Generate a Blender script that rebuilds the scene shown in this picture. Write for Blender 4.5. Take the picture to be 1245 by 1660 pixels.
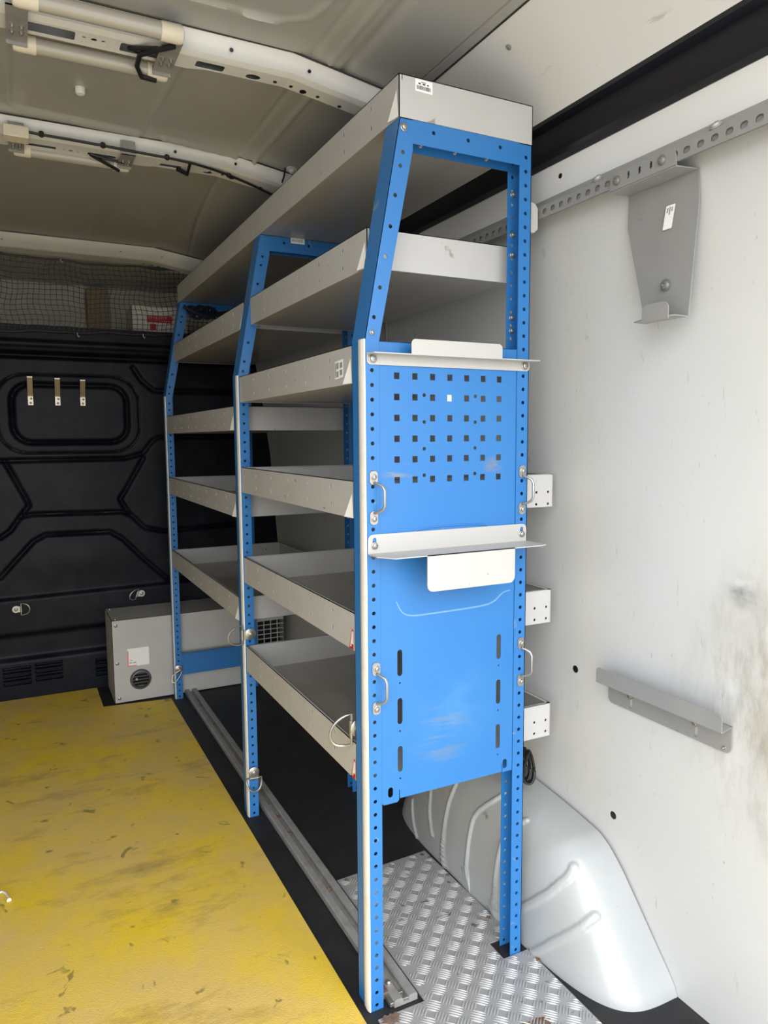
import bpy, bmesh, math, random
import numpy as np
from mathutils import Vector, Matrix
from mathutils.geometry import delaunay_2d_cdt

random.seed(7)
for o in list(bpy.data.objects):
    bpy.data.objects.remove(o)
SC = bpy.context.scene
COL = SC.collection
S = 1.24                      # drawing units to metres

# ---------------------------------------------------------------- camera
cam_d = bpy.data.cameras.new('camera')
cam = bpy.data.objects.new('camera', cam_d)
COL.objects.link(cam)
cam.location = (-0.43316 * S, -0.91398 * S, 0.86505 * S)
cam.rotation_euler = (1.4683, 0.0065, -0.4684)
cam_d.sensor_fit = 'AUTO'
cam_d.sensor_width = 36
cam_d.lens = 1173.3 / 1660 * 36
cam_d.clip_start = 0.02
SC.camera = cam

# ---------------------------------------------------------------- world: overcast daylight outside the open rear doors
SKY, GROUND, EXPO = 6.3, 2.2, 0.0
w = bpy.data.worlds.new('world')
SC.world = w
w.use_nodes = True
nt = w.node_tree
nt.nodes.clear()
out = nt.nodes.new('ShaderNodeOutputWorld')
bg = nt.nodes.new('ShaderNodeBackground')
geo = nt.nodes.new('ShaderNodeTexCoord')
sep = nt.nodes.new('ShaderNodeSeparateXYZ')
ramp = nt.nodes.new('ShaderNodeValToRGB')
mr = nt.nodes.new('ShaderNodeMapRange')
mr.inputs['From Min'].default_value = -1
mr.inputs['From Max'].default_value = 1
nt.links.new(geo.outputs['Generated'], sep.inputs[0])
nt.links.new(sep.outputs['Z'], mr.inputs['Value'])
nt.links.new(mr.outputs[0], ramp.inputs[0])
nt.links.new(ramp.outputs[0], bg.inputs['Color'])
nt.links.new(bg.outputs[0], out.inputs[0])
ramp.color_ramp.elements[0].position = 0.47
ramp.color_ramp.elements[0].color = (GROUND * 1.0 / SKY, GROUND * .98 / SKY, GROUND * .93 / SKY, 1)
ramp.color_ramp.elements[1].position = 0.53
ramp.color_ramp.elements[1].color = (.92, .94, .97, 1)
re = ramp.color_ramp.elements.new(.85)
re.color = (1.0, 1.02, 1.05, 1)
bg.inputs['Strength'].default_value = SKY

# light portal in the open rear doorway
pl = bpy.data.lights.new('rear_doorway_portal', 'AREA')
pl.shape = 'RECTANGLE'
pl.size = 1.39 * S
pl.size_y = 1.56 * S
pl.cycles.is_portal = True
plo = bpy.data.objects.new('rear_doorway_portal', pl)
COL.objects.link(plo)
plo.location = (-.235 * S, -.815 * S, .76 * S)
plo.rotation_euler = (math.radians(90), 0, 0)

SC.view_settings.view_transform = 'Standard'
SC.view_settings.look = 'None'
SC.view_settings.exposure = EXPO
SC.view_settings.gamma = 1
SC.view_settings.use_curve_mapping = False


# ---------------------------------------------------------------- materials
def mat(name, col, rough=.5, metal=0.0, spec=.5, bump=0, bscale=200, var=0, vscale=6, var_col=None, spots=0, spot_scale=40, spot_col=(.1, .09, .07), trans=0, coat=0, thr=.62, vthr=(.35, .75), stretch=(1, 1, 1)):
    m = bpy.data.materials.new(name)
    m.use_nodes = True
    n = m.node_tree.nodes
    L = m.node_tree.links
    b = n['Principled BSDF']
    b.inputs['Base Color'].default_value = (*col, 1)
    b.inputs['Roughness'].default_value = rough
    b.inputs['Metallic'].default_value = metal
    b.inputs['Specular IOR Level'].default_value = spec
    if trans:
        b.inputs['Transmission Weight'].default_value = trans
    if coat:
        b.inputs['Coat Weight'].default_value = coat
    tc = n.new('ShaderNodeTexCoord')
    mp = n.new('ShaderNodeMapping')
    mp.inputs['Scale'].default_value = stretch
    L.new(tc.outputs['Object'], mp.inputs[0])
    cur = None
    if var:
        nz = n.new('ShaderNodeTexNoise')
        nz.inputs['Scale'].default_value = vscale
        nz.inputs['Detail'].default_value = 8
        nz.inputs['Roughness'].default_value = .65
        L.new(mp.outputs[0], nz.inputs['Vector'])
        rp = n.new('ShaderNodeMapRange')
        rp.inputs['From Min'].default_value = vthr[0]
        rp.inputs['From Max'].default_value = vthr[1]
        rp.inputs['To Max'].default_value = var
        L.new(nz.outputs['Fac'], rp.inputs['Value'])
        mx = n.new('ShaderNodeMix')
        mx.data_type = 'RGBA'
        mx.inputs[6].default_value = (*col, 1)
        mx.inputs[7].default_value = (*(var_col or tuple(c * .5 for c in col)), 1)
        L.new(rp.outputs[0], mx.inputs[0])
        cur = mx.outputs[2]
    if spots:
        nz = n.new('ShaderNodeTexNoise')
        nz.inputs['Scale'].default_value = spot_scale
        nz.inputs['Detail'].default_value = 3
        nz.inputs['Distortion'].default_value = .6
        L.new(mp.outputs[0], nz.inputs['Vector'])
        rp = n.new('ShaderNodeMapRange')
        rp.inputs['From Min'].default_value = thr
        rp.inputs['From Max'].default_value = thr + .04
        rp.inputs['To Max'].default_value = spots
        L.new(nz.outputs['Fac'], rp.inputs['Value'])
        mx = n.new('ShaderNodeMix')
        mx.data_type = 'RGBA'
        mx.inputs[6].default_value = (*col, 1)
        if cur:
            L.new(cur, mx.inputs[6])
        mx.inputs[7].default_value = (*spot_col, 1)
        L.new(rp.outputs[0], mx.inputs[0])
        cur = mx.outputs[2]
    if cur:
        L.new(cur, b.inputs['Base Color'])
    if bump:
        nz = n.new('ShaderNodeTexNoise')
        nz.inputs['Scale'].default_value = bscale
        nz.inputs['Detail'].default_value = 4
        L.new(tc.outputs['Object'], nz.inputs['Vector'])
        bp_ = n.new('ShaderNodeBump')
        bp_.inputs['Strength'].default_value = bump
        bp_.inputs['Distance'].default_value = .004
        L.new(nz.outputs['Fac'], bp_.inputs['Height'])
        L.new(bp_.outputs[0], b.inputs['Normal'])
    return m


M = {}
M['blue'] = mat('blue_powder_coat', (.024, .160, .44), .38, spots=.7, spot_scale=26, thr=.70, spot_col=(.16, .26, .36), var=.25, vscale=5, var_col=(.034, .185, .43))
M['tray'] = mat('grey_powder_coat', (.49, .483, .472), .45, var=.3, vscale=9, var_col=(.38, .37, .35), spots=.6, spot_scale=22, thr=.71, spot_col=(.12, .10, .08))
M['tray_floor'] = mat('worn_tray_floor', (.40, .385, .35), .42, coat=.35, var=.7, vscale=7, var_col=(.26, .24, .21), stretch=(1, .12, 1), spots=.5, spot_scale=14, thr=.70, spot_col=(.2, .15, .11))
M['bracket'] = mat('pale_grey_paint', (.45, .44, .42), .42, spots=.6, spot_scale=60, thr=.73, spot_col=(.2, .16, .12))
M['hook_grey'] = mat('mid_grey_paint', (.28, .278, .268), .42, var=.3, vscale=8, spots=.7, spot_scale=34, thr=.71, spot_col=(.05, .05, .05))
M['trim'] = mat('white_edge_strip', (.80, .78, .74), .45, var=.45, vscale=16, var_col=(.52, .45, .34), vthr=(.5, .8))
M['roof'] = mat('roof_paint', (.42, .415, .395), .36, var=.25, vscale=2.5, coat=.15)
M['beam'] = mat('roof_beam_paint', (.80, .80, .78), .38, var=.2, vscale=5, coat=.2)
M['arch'] = mat('arch_paint', (.405, .42, .42), .34, coat=.2, spots=.8, spot_scale=34, thr=.735, spot_col=(.13, .12, .10), var=.2, vscale=6)
M['blackpl'] = mat('black_moulded_plastic', (.004, .0055, .010), .45, spec=.16, var=.7, vscale=7, var_col=(.022, .024, .028), vthr=(.45, .8))
M['rubber'] = mat('black_rubber', (.012, .012, .014), .6, bump=.4, bscale=500, var=.6, vscale=9, var_col=(.035, .033, .03), vthr=(.45, .75))
M['blacktrim'] = mat('black_trim', (.006, .0065, .010), .35)
M['galv'] = mat('galvanised_steel', (.40, .40, .40), .5, metal=.35, var=.6, vscale=30, var_col=(.2, .17, .14))
M['zinc'] = mat('zinc_plated_steel', (.40, .395, .37), .38, metal=.8, var=.5, vscale=50, var_col=(.3, .26, .2))
M['rust'] = mat('rusty_steel', (.13, .065, .04), .75, metal=.2, var=.6, vscale=60, var_col=(.35, .28, .22))
M['alu'] = mat('tread_plate_aluminium', (.38, .38, .38), .42, metal=.30, var=.5, vscale=10, var_col=(.42, .42, .42), spots=.8, spot_scale=28, thr=.665, spot_col=(.12, .09, .07))
M['cream'] = mat('cream_plastic', (.72, .66, .53), .5)
M['tube'] = mat('frosted_tube', (.40, .375, .33), .25, coat=.4)
M['card'] = mat('white_cardboard', (.62, .58, .52), .7)
M['red'] = mat('red_print', (.42, .015, .025), .6)
M['paper'] = mat('white_paper', (.86, .86, .84), .5)
M['pinkpaper'] = mat('faded_pink_print', (.78, .25, .28), .6)
M['ink'] = mat('black_ink', (.02, .02, .02), .6)
M['greyink'] = mat('grey_ink', (.28, .28, .28), .6)
M['cable'] = mat('black_cable', (.008, .008, .01), .5)
M['lining'] = mat('cab_lining', (.70, .66, .56), .8, var=.3, vscale=5)
M['beige'] = mat('beige_trim', (.36, .28, .16), .8)
M['tab'] = mat('lit_tray_corner', (.88, .87, .84), .5)  # grey tray corner catching daylight, brightness put into the colour
M['scuff'] = mat('scuff_grey', (.33, .31, .27), .6)


# white ply wall lining with scuffs and dirt of its own
def wall_mat(name, base_col, layers):
    m = mat(name, base_col, .42)
    n = m.node_tree.nodes
    L = m.node_tree.links
    b = n['Principled BSDF']
    tc = n.new('ShaderNodeTexCoord')
    cur = None

    def layer(scale, stretch, rot, lo, hi, amt, col, cur, detail=8, mask=None):
        mp = n.new('ShaderNodeMapping')
        mp.inputs['Rotation'].default_value = rot
        mp.inputs['Scale'].default_value = stretch
        L.new(tc.outputs['Object'], mp.inputs[0])
        nz = n.new('ShaderNodeTexNoise')
        nz.inputs['Scale'].default_value = scale
        nz.inputs['Detail'].default_value = detail
        nz.inputs['Roughness'].default_value = .65
        L.new(mp.outputs[0], nz.inputs['Vector'])
        rp = n.new('ShaderNodeMapRange')
        rp.inputs['From Min'].default_value = lo
        rp.inputs['From Max'].default_value = hi
        rp.inputs['To Max'].default_value = amt
        L.new(nz.outputs['Fac'], rp.inputs['Value'])
        fac = rp.outputs[0]
        if mask is not None:
            mm = n.new('ShaderNodeMath')
            mm.operation = 'MULTIPLY'
            L.new(fac, mm.inputs[0])
            L.new(mask, mm.inputs[1])
            fac = mm.outputs[0]
        mx = n.new('ShaderNodeMix')
        mx.data_type = 'RGBA'
        if cur is None:
            mx.inputs[6].default_value = (*base_col, 1)
        else:
            L.new(cur, mx.inputs[6])
        mx.inputs[7].default_value = (*col, 1)
        L.new(fac, mx.inputs[0])
        return mx.outputs[2]

    def ball(c, r):
        vd = n.new('ShaderNodeVectorMath')
        vd.operation = 'DISTANCE'
        L.new(tc.outputs['Object'], vd.inputs[0])
        vd.inputs[1].default_value = [k * S for k in c]
        rp = n.new('ShaderNodeMapRange')
        rp.interpolation_type = 'SMOOTHSTEP'
        rp.inputs['From Min'].default_value = r * S
        rp.inputs['From Max'].default_value = 0
        L.new(vd.outputs['Value'], rp.inputs['Value'])
        return rp.outputs[0]
    for l in layers:
        l = dict(l)
        if 'mask' in l:
            l['mask'] = ball(*l['mask'])
        cur = layer(l['scale'], l.get('stretch', (1, 1, 1)), l.get('rot', (0, 0, 0)), l['lo'], l['hi'], l['amt'], l['col'], cur, 8, l.get('mask'))
    L.new(cur, b.inputs['Base Color'])
    return m


M['wall'] = wall_mat('white_wall_lining', (.59, .595, .585), [
    dict(scale=3, lo=.45, hi=.8, amt=.3, col=(.50, .49, .46)),
    dict(scale=60, stretch=(1, 1, .22), rot=(.7, 0, 0), lo=.66, hi=.72, amt=.55, col=(.34, .32, .27)),
    dict(scale=55, stretch=(1, 1, .16), rot=(-.9, 0, 0), lo=.66, hi=.71, amt=.55, col=(.34, .32, .27)),
    dict(scale=55, stretch=(1, 1, .5), rot=(.2, 0, 0), lo=.68, hi=.72, amt=.6, col=(.28, .26, .22)),
    dict(scale=10, stretch=(1, 1, .5), rot=(.3, 0, 0), lo=.36, hi=.62, amt=.95, col=(.36, .335, .28), mask=((.41, -.42, .53), .30)),
    dict(scale=40, stretch=(1, 1, .3), rot=(.5, 0, 0), lo=.48, hi=.62, amt=.75, col=(.27, .25, .21), mask=((.41, -.42, .50), .29)),
    dict(scale=22, stretch=(1, .5, 1), lo=.36, hi=.60, amt=.95, col=(.18, .175, .17), mask=((.405, -.292, .66), .034)),
    dict(scale=14, stretch=(1, .6, 1), lo=.25, hi=.6, amt=.5, col=(.24, .22, .18), mask=((.41, -.37, .57), .05))])
M['upwall'] = wall_mat('white_upper_panel', (.76, .755, .735), [
    dict(scale=3, lo=.45, hi=.8, amt=.2, col=(.66, .64, .60)),
    dict(scale=22, stretch=(1, .16, 1), rot=(0, 0, .2), lo=.67, hi=.70, amt=.5, col=(.4, .38, .34))])
M['panel'] = wall_mat('blue_tool_panel', (.024, .160, .44), [
    dict(scale=5, lo=.40, hi=.75, amt=.3, col=(.038, .19, .44)),
    dict(scale=28, lo=.70, hi=.73, amt=.6, col=(.16, .24, .34)),
    dict(scale=30, stretch=(.25, 1, 1.4), lo=.47, hi=.56, amt=.8, col=(.20, .22, .22), mask=((.052, 0, .812), .034)),
    dict(scale=34, stretch=(.25, 1, 1.4), lo=.50, hi=.58, amt=.8, col=(.18, .20, .22), mask=((.218, 0, .818), .026)),
    dict(scale=30, stretch=(.2, 1, 1.6), rot=(0, .12, 0), lo=.50, hi=.58, amt=.7, col=(.14, .20, .26), mask=((.125, 0, .412), .07)),
    dict(scale=12, lo=.4, hi=.7, amt=.35, col=(.10, .30, .58), mask=((.15, 0, .45), .10))])



def mat_yellow():
    m = mat('worn_yellow_mat', (.86, .60, .022), .5, bump=.7, bscale=520, var=.9, vscale=3.2, var_col=(.74, .52, .17),
            vthr=(.36, .60), spots=.75, spot_scale=17, thr=.665, spot_col=(.20, .17, .045))
    n = m.node_tree.nodes
    L = m.node_tree.links
    b = n['Principled BSDF']
    src = b.inputs['Base Color'].links[0].from_socket
    tc = n.new('ShaderNodeTexCoord')
    mp = n.new('ShaderNodeMapping')
    mp.inputs['Scale'].default_value = (.5, 1.3, 1)
    mp.inputs['Rotation'].default_value = (0, 0, .25)
    L.new(tc.outputs['Object'], mp.inputs[0])
    nz = n.new('ShaderNodeTexNoise')
    nz.inputs['Scale'].default_value = 4.5
    nz.inputs['Detail'].default_value = 10
    nz.inputs['Roughness'].default_value = .75
    L.new(mp.outputs[0], nz.inputs['Vector'])
    rp = n.new('ShaderNodeMapRange')
    rp.inputs['From Min'].default_value = .53
    rp.inputs['From Max'].default_value = .70
    rp.inputs['To Max'].default_value = .9
    L.new(nz.outputs['Fac'], rp.inputs['Value'])
    mx = n.new('ShaderNodeMix')
    mx.data_type = 'RGBA'
    L.new(src, mx.inputs[6])
    mx.inputs[7].default_value = (.34, .225, .075, 1)
    L.new(rp.outputs[0], mx.inputs[0])
    L.new(mx.outputs[2], b.inputs['Base Color'])
    return m


M['yellow'] = mat_yellow()


# ---------------------------------------------------------------- mesh helpers (drawing units; scaled by S when linked)
def chaikin(pts, n=3):
    pts = [tuple(p) for p in pts]
    for _ in range(n):
        q = [pts[0]]
        for a, b in zip(pts, pts[1:]):
            q.append(tuple(.75 * i + .25 * j for i, j in zip(a, b)))
            q.append(tuple(.25 * i + .75 * j for i, j in zip(a, b)))
        q.append(pts[-1])
        pts = q
    return pts


def pip(x, y, poly_):
    c = False
    n = len(poly_)
    for i in range(n):
        x1, y1 = poly_[i][0], poly_[i][1]
        x2, y2 = poly_[(i + 1) % n][0], poly_[(i + 1) % n][1]
        if (y1 > y) != (y2 > y) and x < (x2 - x1) * (y - y1) / (y2 - y1) + x1:
            c = not c
    return c


class MB:
    def __init__(s):
        s.v, s.f = [], []

    def add(s, vs, fs):
        b = len(s.v)
        s.v += [tuple(v) for v in vs]
        s.f += [tuple(i + b for i in f) for f in fs]
        return s

    def box(s, x0, x1, y0, y1, z0, z1):
        return s.add([(x, y, z) for x in (x0, x1) for y in (y0, y1) for z in (z0, z1)],
                     [(0, 1, 3, 2), (4, 6, 7, 5), (0, 4, 5, 1), (2, 3, 7, 6), (0, 2, 6, 4), (1, 5, 7, 3)])

    def plate(s, O, U, V, outer, holes=(), t=.001):
        """flat sheet in the plane O + a*U + b*V with holes, thickness t along U x V"""
        O, U, V = Vector(O), Vector(U), Vector(V)
        N = U.cross(V).normalized() * t
        loops = [list(outer)] + [list(h) for h in holes]
        pts = [p for l in loops for p in l]
        edges, k = [], 0
        for l in loops:
            edges += [(k + i, k + (i + 1) % len(l)) for i in range(len(l))]
            k += len(l)
        dv, _, df_, ov, _, _ = delaunay_2d_cdt([Vector((p[0] * 100, p[1] * 100)) for p in pts], edges, [], 1, 1e-7)
        remap = [o_[0] if o_ else None for o_ in ov]
        tris = []
        for f_ in df_:
            if len(f_) != 3 or any(remap[i] is None for i in f_):
                continue
            f_ = [remap[i] for i in f_]
            cx = sum(pts[i][0] for i in f_) / 3
            cy = sum(pts[i][1] for i in f_) / 3
            if any(min(q[0] for q in h) < cx < max(q[0] for q in h) and min(q[1] for q in h) < cy < max(q[1] for q in h) and pip(cx, cy, h) for h in holes):
                continue
            tris.append(f_)
        P = [O + U * p[0] + V * p[1] for p in pts]
        n = len(P)
        fs = []
        for a, b, c in tris:
            pa, pb, pc = pts[a], pts[b], pts[c]
            ar = (pb[0] - pa[0]) * (pc[1] - pa[1]) - (pb[1] - pa[1]) * (pc[0] - pa[0])
            if abs(ar) < 1e-12:
                continue
            if ar < 0:
                b, c = c, b
            fs.append((a + n, b + n, c + n))
            fs.append((a, c, b))
        k = 0
        for l in loops:
            m = len(l)
            for i in range(m):
                a, b = k + i, k + (i + 1) % m
                fs.append((a, b, b + n, a + n))
            k += m
        return s.add(P + [p + N for p in P], fs)

    def tube(s, pts, r, n=8, closed=False, caps=True):
        pts = [Vector(p) for p in pts]
        rs = r if isinstance(r, (list, tuple)) else [r] * len(pts)
        m = len(pts)
        vs, fs = [], []
        up = None
        for i, p in enumerate(pts):
            if closed:
                d = pts[(i + 1) % m] - pts[i - 1]
            else:
                d = pts[min(i + 1, m - 1)] - pts[max(i - 1, 0)]
            if d.length < 1e-9:
                d = Vector((0, 0, 1))
            d.normalize()
            if up is None:
                up = d.orthogonal().normalized()
            up = (up - d * up.dot(d))
            if up.length < 1e-6:
                up = d.orthogonal()
            up.normalize()
            q = d.cross(up)
            for k in range(n):
                a = 2 * math.pi * k / n
                vs.append(p + (up * math.cos(a) + q * math.sin(a)) * rs[i])
        for i in range(m if closed else m - 1):
            j = (i + 1) % m
            for k in range(n):
                l = (k + 1) % n
                fs.append((i * n + k, i * n + l, j * n + l, j * n + k))
        if caps and not closed:
            fs.append(tuple(range(n))[::-1])
            fs.append(tuple((m - 1) * n + k for k in range(n)))
        return s.add(vs, fs)

    def cyl(s, c, axis, r, h, n=16, r2=None):
        c, a = Vector(c), Vector(axis).normalized()
        return s.tube([c, c + a * h], [r, r if r2 is None else r2], n)

    def lathe(s, c, axis, prof, n=20):
        c, a = Vector(c), Vector(axis).normalized()
        u = a.orthogonal().normalized()
        q = a.cross(u)
        vs, fs = [], []
        for (r, h) in prof:
            for k in range(n):
                t = 2 * math.pi * k / n
                vs.append(c + a * h + (u * math.cos(t) + q * math.sin(t)) * r)
        for i in range(len(prof) - 1):
            for k in range(n):
                l = (k + 1) % n
                fs.append((i * n + k, i * n + l, (i + 1) * n + l, (i + 1) * n + k))
        fs.append(tuple(range(n))[::-1])
        fs.append(tuple((len(prof) - 1) * n + k for k in range(n)))
        return s.add(vs, fs)

    def grid(s, rows, close_t=False):
        m, n = len(rows), len(rows[0])
        vs = [p for r in rows for p in r]
        fs = [(i * n + j, i * n + j + 1, (i + 1) * n + j + 1, (i + 1) * n + j) for i in range(m - 1) for j in range(n - 1)]
        return s.add(vs, fs)

    def build(s, name, material, parent=None, smooth=False, bevel=0, origin=None, angle=35):
        me = bpy.data.meshes.new(name)
        o0 = Vector(origin) if origin else Vector((0, 0, 0))
        me.from_pydata([tuple((Vector(v) - o0) * S) for v in s.v], [], s.f)
        me.validate()
        bm = bmesh.new()
        bm.from_mesh(me)
        bmesh.ops.recalc_face_normals(bm, faces=bm.faces)
        bm.to_mesh(me)
        bm.free()
        me.materials.append(material)
        if smooth:
            for p in me.polygons:
                p.use_smooth = True
            try:
                me.set_sharp_from_angle(angle=math.radians(angle))
            except Exception:
                pass
        o = bpy.data.objects.new(name, me)
        COL.objects.link(o)
        if parent is not None:
            o.parent = parent
            pw = WORLD.get(parent.name, Vector((0, 0, 0)))
        else:
            pw = Vector((0, 0, 0))
        o.location = (o0 * S) - pw
        WORLD[o.name] = o0 * S
        if bevel:
            b = o.modifiers.new('bevel', 'BEVEL')
            b.width = bevel * S
            b.segments = 2
            b.limit_method = 'ANGLE'
            b.angle_limit = math.radians(40)
        return o


WORLD = {}


def thing(name, label, cat, loc=(0, 0, 0), group=None):
    o = bpy.data.objects.new(name, None)
    COL.objects.link(o)
    o.empty_display_size = .05
    o.location = Vector(loc) * S
    WORLD[o.name] = Vector(loc) * S
    return tag(o, label, cat, group)


def tag(o, label, cat, group=None):
    o['label'] = label
    o['category'] = cat
    if group:
        o['group'] = group
    return o


def struct(o, label=None):
    o['kind'] = 'structure'
    if label:
        o['label'] = label
        o['category'] = 'van body'
    return o


def circ(cx, cy, r, n=8, ry=None):
    ry = ry or r
    return [(cx + r * math.cos(2 * math.pi * k / n), cy + ry * math.sin(2 * math.pi * k / n)) for k in range(n)]


def slot(cx, y0, y1, r, n=5):
    pts = []
    for k in range(n + 1):
        a = math.pi * k / n
        pts.append((cx + r * math.cos(a), y1 - r + r * math.sin(a)))
    for k in range(n + 1):
        a = math.pi + math.pi * k / n
        pts.append((cx + r * math.cos(a), y0 + r + r * math.sin(a)))
    return pts


def rrect(x0, x1, y0, y1, r, n=5, corners=(1, 1, 1, 1)):
    """corners: (bottom-left, bottom-right, top-right, top-left)"""
    pts = []
    for on, cx, cy, a0, px, py in ((corners[0], x0 + r, y0 + r, math.pi, x0, y0), (corners[1], x1 - r, y0 + r, 1.5 * math.pi, x1, y0),
                                   (corners[2], x1 - r, y1 - r, 0, x1, y1), (corners[3], x0 + r, y1 - r, .5 * math.pi, x0, y1)):
        if on:
            for k in range(n + 1):
                a = a0 + .5 * math.pi * k / n
                pts.append((cx + r * math.cos(a), cy + r * math.sin(a)))
        else:
            pts.append((px, py))
    return pts


def rect(x0, x1, y0, y1):
    return [(x0, y0), (x1, y0), (x1, y1), (x0, y1)]


XZ = ((1, 0, 0), (0, 0, 1))      # plate facing -y  (U x V = -y)


def fplate(mb, y, outer, holes=(), t=.0012):
    """sheet whose visible front (towards the doors) is at y - t"""
    return mb.plate((0, y, 0), XZ[0], XZ[1], outer, holes, t)


# ================================================================ VAN BODY
YB = 1.74          # bulkhead
YR = -.80         # rear doorway
XL = -.93


def lerp(tab, v):
    for (a, b), (c, d) in zip(tab, tab[1:]):
        if v <= c:
            return b + (d - b) * (v - a) / (c - a)
    return tab[-1][1]


WT = [(0, .437), (.2, .430), (.5, .418), (.8, .398), (1.0, .372), (1.2, .338), (1.25, .336)]

mb = MB()
mb.box(XL, .46, YR, 1.80, -.03, 0)
struct(mb.build('floor', M['rubber']))

# right wall lining, bowed like the van side
mb = MB()
rows = []
zs = [0, .05, .1, .15, .2, .3, .4, .5, .6, .7, .8, .9, 1.0, 1.1, 1.2, 1.236]
mb.grid([[(lerp(WT, z), y, z) for z in zs] for y in (YR, -.5, 0, .5, 1.0, 1.655)])
mb.grid([[(lerp(WT, z) + .004, y, z) for z in zs] for y in (YR, -.5, 0, .5, 1.0, 1.655)])
ow = mb.build('wall_right', M['wall'], smooth=True)
struct(ow)
# white body strip above the lining
mb = MB()
mb.box(.332, .35, YR, YB, 1.22, 1.2835)
struct(mb.build('trim_1', M['upwall']))
# black recess strip
mb = MB()
prof = [(.331, 1.2835), (.322, 1.288), (.322, 1.295), (.338, 1.30), (.342, 1.345), (.332, 1.352), (.333, 1.36)]
mb.grid([[(x, y, z) for x, z in prof] for y in (YR, 0, YB)])
struct(mb.build('trim_2', M['blacktrim'], smooth=True))
# upper white panel leaning into the roof
mb = MB()
prof = [(.334, 1.357), (.326, 1.372), (.308, 1.395), (.282, 1.420), (.252, 1.443), (.226, 1.459)]
mb.grid([[(x, y, z) for x, z in prof] for y in (YR, -.5, 0, .5, 1, YB)])
mb.grid([[(x + .004, y, z + .004) for x, z in prof] for y in (YR, -.5, 0, .5, 1, YB)])
struct(mb.build('trim_3', M['upwall'], smooth=True))
# roof side rail
mb = MB()
prof = [(.226, 1.4625), (.2185, 1.457), (.206, 1.459), (.200, 1.466), (.192, 1.468)]
mb.grid([[(x, y, z) for x, z in prof] for y in (YR, 0, YB)])
struct(mb.build('trim_4', M['roof'], smooth=True))

# outer shell: keeps daylight out everywhere except the rear doorway
mb = MB()
mb.box(.46, .50, YR, 2.4, -.03, 1.60)
struct(mb.build('wall_outer_right', M['beam']))
mb = MB()
mb.box(XL - .03, XL, YR, 2.4, -.03, 1.60)
struct(mb.build('wall_left', mat('ply_lining', (.45, .44, .42), .6)))
mb = MB()
mb.box(XL, .46, YR, 2.4, 1.54, 1.60)
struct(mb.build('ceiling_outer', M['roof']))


# roof skin with pressed ridges
def seg_dist(px, py, a, b):
    ax, ay = a
    bx, by = b
    dx, dy = bx - ax, by - ay
    t = np.clip(((px - ax) * dx + (py - ay) * dy) / (dx * dx + dy * dy + 1e-12), 0, 1)
    return np.hypot(px - ax - t * dx, py - ay - t * dy)


def poly_dist(px, py, pts):
    d = np.full(px.shape, 9.0)
    for a, b in zip(pts, pts[1:]):
        d = np.minimum(d, seg_dist(px, py, a, b))
    return d


def height_mesh(us, vs, h, fn):
    """grid mesh, fn(u, v, h) -> xyz"""
    U, V = np.meshgrid(us, vs)
    mbx = MB()
    n = len(us)
    pts = [fn(U[j, i], V[j, i], h[j, i]) for j in range(len(vs)) for i in range(n)]
    fs = [(j * n + i, j * n + i + 1, (j + 1) * n + i + 1, (j + 1) * n + i) for j in range(len(vs) - 1) for i in range(n - 1)]
    return mbx.add(pts, fs)


xs = np.concatenate([np.linspace(XL, -.5, 18), np.linspace(-.49, .20, 174)])
ys = np.linspace(YR, YB + .02, 470)
X, Y = np.meshgrid(xs, ys)
base = np.where(X < .02, 1.486 + .004 * np.clip(-(X - .02), 0, .4), 1.486 - (X - .02) * .15)
ridge = np.zeros_like(X)


def press(pts, wd=.006, amp=.004):
    global ridge
    d = poly_dist(X, Y, pts)
    ridge = ridge + amp * np.exp(-(d / wd) ** 2)


press([(.030, YR), (.030, .255)], .004, .003)
press([(.062, YR), (.062, .26)], .004, -.003)
press([(.090, YR), (.090, .27)], .008, .0045)
press([(.035, .36), (.034, .70)], .004, .003)
press([(.072, .36), (.072, .72)], .005, -.004)
press([(-.414, .36), (-.414, .655), (-.400, .668), (-.17, .684), (-.155, .36)], .005, -.004)
press([(XL, .670), (-.41, .680), (-.18, .692)], .009, -.009)
press([(-.13, .690), (.03, .716)], .008, -.009)
press([(.045, .71), (.14, .735)], .006, -.004)
press([(-.6, .17), (-.30, .180), (-.145, .183), (-.050, .186)], .005, -.005)
press([(-.10, .184), (-.045, .180), (-.010, .155), (.001, .11), (.001, -.1), (.001, YR)], .005, -.004)
press([(.030, .83), (.032, .93), (.055, 1.2), (.114, 1.62)], .004, .003)
press([(-.20, .83), (-.20, 1.58)], .003, -.0015)
mb = height_mesh(xs, ys, base + ridge, lambda x, y, h: (x, y, h))
struct(mb.build('ceiling', M['roof'], smooth=True, angle=60))


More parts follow.
